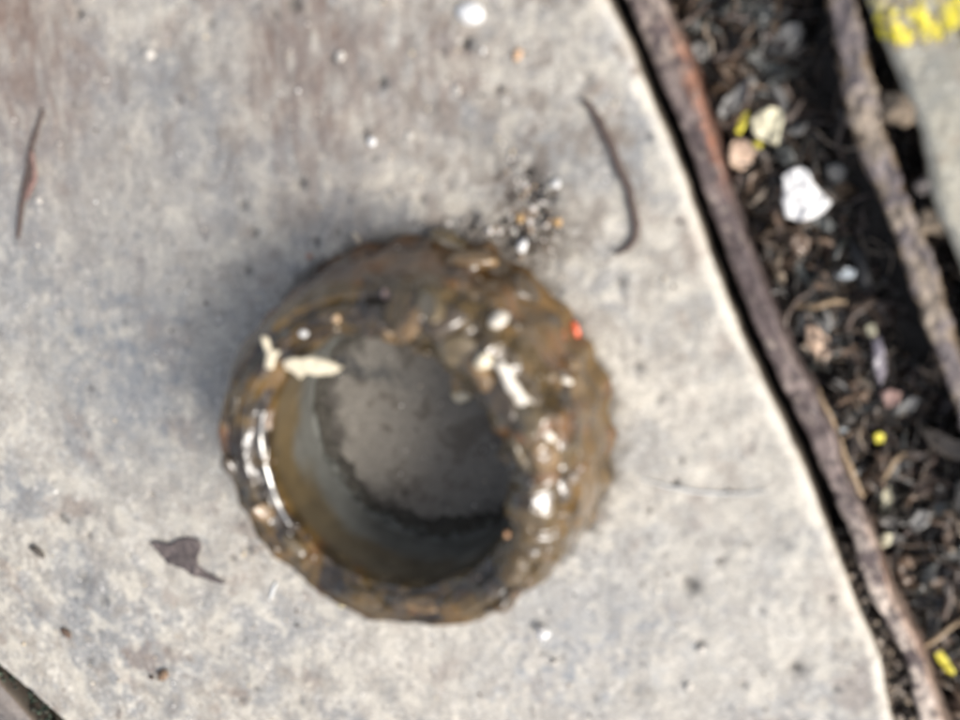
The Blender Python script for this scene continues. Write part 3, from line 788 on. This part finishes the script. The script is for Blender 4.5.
# ---------------------------------------------------------------- leaf litter in the gap
bvh_soil_z = lambda x, y: float(soil_height(np.array([x]), np.array([y]))[0])
LC = [(.03, .022, .016), (.055, .037, .024), (.014, .012, .010), (.10, .065, .04), (.04, .033, .028), (.22, .16, .11), (.075, .05, .04), (.02, .016, .012), (.30, .24, .18), (.11, .10, .09), (.02, .017, .014), (.035, .028, .02)]
def leaf_piece(L, W, r, nu=5, nv=4):
    """curled dead leaf fragment, solid"""
    u = np.linspace(-1, 1, nu); v_ = np.linspace(-1, 1, nv)
    U, Vv = np.meshgrid(u, v_, indexing='ij')
    wd = (1-np.abs(U)**r.uniform(1.5, 3))*.85+.15
    x = U*L/2; y = Vv*W/2*wd+r.normal(0, W*.05, U.shape)+r.uniform(-.4, .4)*W*U*U
    z = r.uniform(.1, .55)*W*Vv**2*r.choice([-1, 1])+r.uniform(-.25, .35)*L*U**2+r.normal(0, W*.05, U.shape)
    top = np.stack([x, y, z], -1).reshape(-1, 3); bot = top-np.array((0, 0, .22))
    F = grid_faces(nu, nv); n = len(top)
    Fb = F[:, ::-1]+n
    ring_i = [i*nv for i in range(nu)]+[(nu-1)*nv+j for j in range(1, nv)]+[i*nv+nv-1 for i in range(nu-2, -1, -1)]+[j for j in range(nv-2, 0, -1)]
    Fe = np.array([[a, b, b+n, a+n] for a, b in zip(ring_i, ring_i[1:]+ring_i[:1])])
    return np.vstack([top, bot]), np.vstack([F, Fb, Fe])
def rnd_rot(r, tilt):
    q = Matrix.Rotation(r.uniform(0, 6.283), 3, 'Z') @ Matrix.Rotation(r.normal(0, tilt), 3, 'X') @ Matrix.Rotation(r.normal(0, tilt), 3, 'Y')
    return np.array(q)
BL = unp([(r+1, y_) for y_, l, r in B1], -4); BR = unp([(l-1, y_) for y_, l, r in B2], -4); BR2 = unp([(r_+2, y_) for y_, l, r_ in B2], -4)
BLs, BRs, BR2s = BL[np.argsort(BL[:, 1])], BR[np.argsort(BR[:, 1])], BR2[np.argsort(BR2[:, 1])]
def inside_gap(x, y, m=0):
    return np.interp(y, BLs[:, 1], BLs[:, 0])+m < x < np.interp(y, BRs[:, 1], BRs[:, 0])-m
gr = np.random.default_rng(33)
gv, gf, gc, off = [], [], [], 0
cnt = 0
def add(V, F, c):
    global off
    F = np.asarray(F)
    if F.shape[1] == 3: F = np.c_[F, F[:, 2]][:, :4]
    gv.append(V); gf.append((F, off)); off += len(V)
    gc.append(np.tile(np.array(c), (len(V), 1)))
tris, quads, VV, CCc, off = [], [], [], [], 0
while cnt < 3900:
    px, py = gr.uniform(560, 1120), gr.uniform(-130, 860)
    p = un(px, py, -8)
    ok = inside_gap(p.x, p.y, .5)
    other = (not ok) and np.interp(p.y, BR2s[:, 1], BR2s[:, 0]) < p.x < L2(p.y)-.5
    other1 = (not ok) and R1(p.y)+.8 < p.x < np.interp(p.y, BLs[:, 1], BLs[:, 0])-6
    if not (ok or other or other1): continue
    cnt += 1
    bd = np.interp(p.y, BRs[:, 1], BRs[:, 0])-p.x
    bd += 9*(p.y < un(880, 380).y)
    if ok and bd < 9 and gr.random() < .75*(1-bd/9)+.15: continue
    hollow = fbm(np.array([[p.x, p.y, 0]]), 13, 2, .5, 70)[0]
    zz = bvh_soil_z(p.x, p.y)+gr.uniform(.2, 4.8 if ok else 1.5)*(1 if hollow > -.1 else .45)
    if ok and bd < 8: zz -= (8-bd)*.45
    kind = gr.random()
    c = np.array(LC[gr.integers(len(LC))])*gr.uniform(.45, 1.05)
    if kind < .55:
        L = float(np.clip(gr.lognormal(1.35, .45), 1.4, 10)); V, F = leaf_piece(L, L*gr.uniform(.14, .45), gr)
        V = V@rnd_rot(gr, .45).T; quads.append(F+off)
    elif kind < .70:
        s = float(np.clip(gr.lognormal(-.45, .5), .2, 1.6)); V, F = rock((s, s*gr.uniform(.5, 1), s*gr.uniform(.4, .9)), gr.integers(900), .4, ICO1)
        tris.append(F+off)
        if gr.random() < .05: c = np.array((.4, .37, .32))
    else:
        L = gr.uniform(3, 13); bend = gr.uniform(-1.6, 1.6)*L
        t_ = np.linspace(-.5, .5, 8)
        P = np.stack([t_*L, bend*(t_**2)+gr.normal(0, .03*L, 8), gr.normal(0, .25, 8)], 1)
        V, F = tube(P, gr.uniform(.12, .38)*np.array([.5, .8, 1, 1, 1, .9, .8, .4]), 5, cap=False); V = V@rnd_rot(gr, .2).T; quads.append(np.array(F)+off)
    V = V+np.array((p.x, p.y, zz)); VV.append(V); off += len(V); CCc.append(np.tile(c, (len(V), 1)))
Vl = np.vstack(VV); Fl = [list(map(int, f)) for q in quads for f in q]+[list(map(int, f)) for q in tris for f in q]
lt = mesh_obj('leaf_litter', Vl, Fl, M['litter'], None, np.vstack(CCc))
tag(lt, 'dark damp mat of shredded leaves, bark crumbs and soil filling the gap', 'leaf litter', kind='stuff')
bvh_lit = BVHTree.FromPolygons([Vector(v) for v in Vl], Fl)
def on_litter(px, py):
    d = (un(px, py)-CP).normalized()
    h = bvh_lit.ray_cast(CP, d)
    if h[0] is None: return un(px, py, SOIL_Z+2), Vector((0, 0, 1))
    z = h[0].z
    for ax, ay in ((9, 0), (-9, 0), (0, 9), (0, -9)):
        q = bvh_lit.ray_cast(CP, (un(px+ax, py+ay)-CP).normalized())
        if q[0] is not None: z = max(z, q[0].z-.6)
    return un(px, py, min(max(z, -9.5), -4.)), Vector((0, 0, 1))

def lflake(name, outline, label, cat, m, thick=.25, k=.05, seed=0, lift=.5):
    return flake_on(name, outline, label, cat, m, on_litter, thick, (lambda x, y: k*(x*x)-k*.6*y*y), seed, lift)
o = lflake('shell_chip', [(783, 175), (792, 168), (802, 166), (809, 170), (813, 180), (820, 190), (832, 202), (824, 211), (812, 217), (798, 219), (786, 215), (782, 200), (784, 188)],
       'bright white rounded shell chip among the dark litter', 'chip', 'white', .8, -.03, 7, 1.3)
b = un(760, 135, -9)
fl = empty('fallen_flower', (b.x, b.y, -9)); tag(fl, 'faded flower with cream, pink and yellow petals in the litter', 'flower')
for outl, m_, nm in (([(757, 112), (764, 109), (770, 106), (783, 110), (784, 120), (781, 130), (778, 145), (769, 143), (760, 138), (753, 130), (752, 120)], 'palepetal', 'petal'),
                     ([(733, 140), (742, 138), (752, 144), (757, 150), (752, 162), (742, 171), (731, 165), (729, 152)], 'pinkpetal', 'petal'),
                     ([(742, 112), (749, 111), (747, 124), (741, 134), (736, 133), (738, 121)], 'yellow', 'petal'),
                     ([(750, 140), (758, 139), (764, 144), (758, 152), (751, 149)], 'yellow', 'petal')):
    o = lflake(nm, outl, None, None, m_, .35, .06, 9, .9)
    for k_ in ('label', 'category'):
        if k_ in o: del o[k_]
    o.location = o.location-fl.location; o.parent = fl
LF = [
 ('leaf_scrap', [(806, 326), (816, 324), (824, 334), (830, 338), (826, 346), (832, 352), (824, 360), (812, 352), (806, 342)], 'pinkish cream leaf scrap against the bar halfway down', 'leaf', 'pinkpetal'),
 ('leaf_scrap', [(801, 376), (808, 376), (811, 388), (805, 391), (800, 385)], 'small pale green leaf scrap beside the brown bar', 'leaf', 'palepetal'),
 ('petal', [(873, 433), (879, 431), (885, 435), (883, 442), (876, 443)], 'round yellow petal low in the middle of the litter', 'petal', 'yellow'),
 ('petal', [(934, 651), (941, 649), (949, 660), (955, 670), (951, 674), (944, 669), (938, 660)], 'long yellow petal near the lower right corner', 'petal', 'yellow'),
 ('leaf_scrap', [(882, 490), (889, 484), (893, 495), (890, 512), (884, 519), (880, 508)], 'narrow white leaf scrap in the lower litter', 'leaf', 'palepetal'),
 ('chip', [(878, 537), (886, 531), (893, 535), (890, 542), (881, 547)], 'small white chip below the narrow white scrap', 'chip', 'palepetal'),
 ('chip', [(836, 269), (845, 266), (856, 270), (854, 277), (842, 278), (836, 276)], 'pale blue white chip in the middle of the litter', 'chip', 'bluegrey'),
 ('chip', [(826, 165), (836, 163), (847, 168), (845, 178), (836, 183), (828, 177)], 'grey chip right of the bright white shell', 'chip', 'leafgrey'),
 ('chip', [(838, 424), (848, 426), (852, 433), (845, 438), (839, 433)], 'bluish white chip left of the yellow petal', 'chip', 'bluegrey'),
 ('leaf_scrap', [(866, 325), (874, 323), (877, 331), (872, 337), (865, 333)], 'pale green round leaf scrap in the litter', 'leaf', 'palepetal'),
 ('curled_leaf', [(765, 50), (775, 32), (788, 22), (800, 22), (804, 32), (798, 44), (786, 54), (775, 62), (767, 60)], 'large grey curled leaf at the top of the litter', 'leaf', 'leafgrey'),
 ('curled_leaf', [(742, 12), (756, 4), (772, 3), (776, 14), (768, 26), (752, 30), (742, 24)], 'dark greenish leaf beside the bar at the top edge', 'leaf', 'leafdark'),
 ('curled_leaf', [(691, 45), (700, 41), (708, 46), (709, 58), (702, 62), (694, 56)], 'small grey leaf curl touching the top of the bar', 'leaf', 'leafgrey'),
 ('curled_leaf', [(718, 110), (726, 96), (742, 84), (752, 72), (757, 82), (748, 98), (734, 112), (722, 120)], 'long silvery leaf above the faded flower', 'leaf', 'leafgrey'),
 ('curled_leaf', [(787, 238), (800, 232), (812, 240), (806, 252), (794, 256)], 'brown leaf piece below the white shell', 'leaf', 'leafbrown'),
 ('curled_leaf', [(872, 340), (880, 335), (885, 352), (886, 374), (880, 386), (874, 370)], 'narrow mauve grey leaf standing in the litter', 'leaf', 'leafmauve'),
 ('curled_leaf', [(880, 392), (890, 388), (902, 392), (898, 402), (886, 406)], 'pinkish brown leaf right of the mauve one', 'leaf', 'pinkdull'),
 ('curled_leaf', [(894, 405), (912, 395), (922, 398), (914, 408), (898, 414), (890, 412)], 'grey green leaf strip under the pinkish brown leaf', 'leaf', 'leafgrey'),
 ('curled_leaf', [(898, 560), (908, 552), (914, 566), (914, 580), (904, 584), (898, 574)], 'tan leaf low in the litter close to the bar', 'leaf', 'leafbrown'),
 ('curled_leaf', [(908, 520), (920, 508), (932, 512), (928, 524), (914, 530)], 'pale grey leaf in the lower right litter', 'leaf', 'leafgrey'),
 ('curled_leaf', [(812, 205), (826, 214), (836, 226), (828, 232), (814, 224)], 'dark leaf tucked under the right tip of the shell', 'leaf', 'leafdark'),
 ('curled_leaf', [(778, 145), (794, 148), (796, 162), (784, 164), (774, 158)], 'charcoal leaf between the faded flower and the shell', 'leaf', 'leafdark'),
]
M['bluegrey'] = mat('bluish_chip', (.42, .46, .48), .45, vary=.3, vscale=700, bump=.5, bscale=800)
M['leafgrey'] = mat('grey_leaf', (.14, .135, .125), .5, coat=.3, vary=.35, vscale=600, bump=.5, bscale=800)
M['leafdark'] = mat('dark_leaf', (.035, .037, .032), .4, coat=.5, vary=.35, vscale=600, bump=.5, bscale=800)
M['leafbrown'] = mat('brown_leaf', (.13, .085, .055), .5, coat=.3, vary=.35, vscale=600, bump=.5, bscale=800)
M['leafmauve'] = mat('mauve_leaf', (.17, .15, .17), .5, coat=.3, vary=.3, vscale=600, bump=.5, bscale=800)
M['pinkdull'] = mat('dull_pink_leaf', (.30, .19, .16), .5, vary=.3, vscale=600, bump=.5, bscale=800)
for i, (nm, ol, lb, ct, m_) in enumerate(LF):
    lflake(nm, ol, lb, ct, m_, .3, .05 if i % 2 else -.04, 20+i, .6)
M['tan'] = mat('tan_stalk', (.28, .20, .12), .6, vary=.35, vscale=900, bump=.6, bscale=900)
M['darkstalk'] = mat('dark_stalk', (.09, .065, .05), .5, coat=.3, vary=.35, vscale=900, bump=.6, bscale=900)
ST = [([(796, 306), (808, 305), (822, 306), (836, 301), (846, 303)], [.3, .5, .45, .45, .3], 'tan stalk lying across the litter below the blue white chip', 'tan'),
      ([(845, 330), (852, 318), (862, 309), (868, 300)], [.3, .5, .4, .3], 'brown stalk slanting up beside the pinkish cream scrap', 'darkstalk'),
      ([(786, 330), (786, 312), (796, 300), (812, 290)], [.3, .4, .4, .3], 'dark curved stalk next to the bar', 'darkstalk'),
      ([(814, 385), (824, 410), (838, 440), (850, 470), (862, 498)], [.5, .6, .6, .6, .5], 'long grey stem lying along the right side of the bar', 'tan'),
      ([(918, 650), (934, 640), (950, 628), (968, 618)], [.4, .5, .5, .4], 'beige stalk pointing out of the lower right corner', 'tan'),
      ([(950, 580), (948, 600), (946, 618)], [.5, .6, .5], 'short upright brown stalk at the right edge', 'darkstalk'),
      ([(884, 478), (892, 466), (904, 452)], [.4, .5, .3], 'pale stub of stalk above the narrow white scrap', 'tan'),
      ([(716, 118), (726, 128), (738, 118), (748, 100), (751, 84)], [.3, .4, .4, .4, .3], 'thin curved stalk looping above the faded flower', 'darkstalk'),
      ([(845, 120), (838, 140), (842, 160)], [.3, .4, .3], 'short dark stalk against the far bar', 'darkstalk')]
for ol, r_, lb, m_ in ST:
    rod('stalk', ol, r_, lb, 'stalk', m_, on_litter, 1.0, 8, 18, .15, .85)
# countable curled leaf fragments on top of the mat
gr = np.random.default_rng(51)
k = 0
LM = ['leafdark', 'leafbrown', 'darkstalk', 'leafgrey', 'leafdark', 'leafbrown']
GLAB = {'leafdark': 'small blackish curled leaf fragment on top of the damp litter', 'leafbrown': 'small brown curled leaf fragment on top of the damp litter',
        'darkstalk': 'small dark brown leaf fragment on top of the damp litter', 'leafgrey': 'small silvery grey leaf fragment on top of the damp litter'}
protos = {}
for q in range(6):
    for m_ in set(LM):
        L = gr.uniform(3.2, 5.5); V, F = leaf_piece(L, L*gr.uniform(.22, .42), gr, 8, 5)
        ob = mesh_obj('leaf_fragment', V, F, M[m_], link=False); protos[(m_, q)] = ob.data; bpy.data.objects.remove(ob)
KEEP = [(sum(p[0] for p in l[1])/len(l[1]), sum(p[1] for p in l[1])/len(l[1])) for l in LF]+[(805, 193), (770, 125), (745, 150)]
while k < 90:
    px, py = gr.uniform(650, 985), gr.uniform(-10, 730)
    p = un(px, py, -8)
    if not inside_gap(p.x, p.y, 2.5) or np.interp(p.y, BRs[:, 1], BRs[:, 0])-p.x < 7 or any(abs(px-a)<20 and abs(py-b)<20 for a, b in KEEP): continue
    h, _ = on_litter(px, py)
    m_ = LM[gr.integers(len(LM))]
    o = bpy.data.objects.new('leaf_fragment', protos[(m_, int(gr.integers(6)))]); COL.objects.link(o)
    o.location = (h+Vector((0, 0, .5)))*MM; o.rotation_euler = (gr.normal(0, .4), gr.normal(0, .4), gr.uniform(0, 6.28))
    tag(o, GLAB[m_], 'leaf', {'leafdark': 'blackish leaf fragments in the gap', 'leafbrown': 'brown leaf fragments in the gap', 'darkstalk': 'dark brown leaf fragments in the gap', 'leafgrey': 'silvery leaf fragments in the gap'}[m_])
    k += 1

VV, FF, CC, off = [], [], [], 0
for _ in range(420):
    py = gr.uniform(535, 760); xe = np.interp(py, [540, 600, 660, 720, 820], [829, 852, 878, 890, 930]); px = xe+gr.uniform(-2, 24)
    if gr.random() > (py-520)/130: continue
    p = un(px, py, -3.5); s = float(np.clip(gr.lognormal(-.7, .5), .2, 1.3))
    V, F = rock((s*gr.uniform(1, 1.8), s*gr.uniform(.5, .9), s*gr.uniform(.4, .8)), gr.integers(900), .5, ICO1)
    V = rotz(V, gr.uniform(0, 6.28))+np.array((p.x, p.y, -4+gr.uniform(-2, 1.2)))
    VV.append(V); FF.append(F+off); off += len(V)
    CC.append(np.tile(np.array([(.05, .038, .03), (.10, .075, .055), (.22, .17, .12), (.03, .025, .02), (.3, .25, .2)][gr.integers(5)]), (len(V), 1)))
o = mesh_obj('debris', np.vstack(VV), np.vstack(FF), M['drygrit'], None, np.vstack(CC), smooth=False)
tag(o, 'brown crumbs of dirt choking the lower end of the narrow gap beside the bar', 'debris', kind='stuff')

# ---------------------------------------------------------------- lichen and clod on the far slab
bvh_s2 = BVHTree.FromPolygons([Vector(v) for v in S2[0]], [tuple(map(int, f)) for f in S2[1]])
gr = np.random.default_rng(61)
VV, FF, CC, off = [], [], [], 0
cl = [(894, 32), (919, 15), (934, 26), (950, 11), (926, 28), (952, 20), (885, 18), (905, 34), (960, -8), (975, 4), (930, -14)]
for q_ in range(760):
    yel = q_ % 5 < 2
    if yel:
        a, b_2 = cl[gr.integers(len(cl))]; px, py = a+gr.normal(0, 3.5), b_2+gr.normal(0, 4.5)
    else:
        px, py = gr.uniform(872, 1010), gr.uniform(-60, 42)+gr.normal(0, 4)
    p = un(px, py)
    h = bvh_s2.ray_cast(Vector((p.x, p.y, 20)), Vector((0, 0, -1)))
    if h[0] is None or h[0].z < -1.2: continue
    s = gr.uniform(.3, .95)
    V, F = rock((s, s*gr.uniform(.5, 1), s*.3), gr.integers(900), .6, ICO1)
    V = rotz(V, gr.uniform(0, 6.28))+np.array(h[0])
    c = [(.66, .56, .04), (.62, .54, .08)][gr.integers(2)] if yel else [(.30, .25, .14), (.36, .31, .19), (.24, .19, .11), (.40, .35, .16)][gr.integers(4)]
    VV.append(V); FF.append(F+off); off += len(V); CC.append(np.tile(np.array(c), (len(V), 1)))
o = mesh_obj('lichen', np.vstack(VV), np.vstack(FF), M['lichen'], None, np.vstack(CC)); tag(o, 'bright yellow crusty lichen on the far slab at the top right corner', 'lichen', kind='stuff')
for i, (px, py, s, z_, lb) in enumerate([(904, 106, (3.6, 2.2, 1.6), -2.2, 'sandy brown clod wedged between the far bar and the lichened slab'), (925, 186, (1.6, 1.3, 1.2), -2.5, 'small grey clod in the far gap below the sandy one'),
                                         (935, 222, (2.4, 1.6, 1.3), -2.5, 'flat brown clod where the far gap closes')]):
    p = un(px, py, z_)
    V, F = ICO3[0]*np.array(s), ICO3[1]; V = V*(1+.55*fbm(V, 1.7, 4, .6, i))[:, None]
    n = fbm(V, 1.2, 3, .6, i)
    o = mesh_obj('clod', V, F, M['drygrit'], None, np.array((.19, .145, .10) if i != 1 else (.2, .17, .15))*(1+.7*n)[:, None]); o.location = p*MM
    tag(o, lb, 'clod')
# dirt caught along the narrow gap at lower left: soil and moss
VV, FF, CC, off = [], [], [], 0
for _ in range(1500):
    yy = gr.uniform(-170, -30)
    xl, xr = R3(yy), L1(np.array([yy]))[0]
    if xr-xl < .5 or xl < -200: continue
    x_ = gr.uniform(xl, xr); s = gr.uniform(.3, 1.0)
    V, F = rock((s, s*.8, s*.6), gr.integers(900), .5, ICO1); V = V+np.array((x_, yy, -5+gr.uniform(-2, 1.5)))
    VV.append(V); FF.append(F+off); off += len(V)
    CC.append(np.tile(np.array([(.03, .05, .03), (.05, .07, .045), (.03, .03, .02)][gr.integers(3)]), (len(V), 1)))
o = mesh_obj('moss', np.vstack(VV), np.vstack(FF), M['lichen'], None, np.vstack(CC)); tag(o, 'dark green moss filling the narrow gap at the lower left corner', 'moss', kind='stuff')
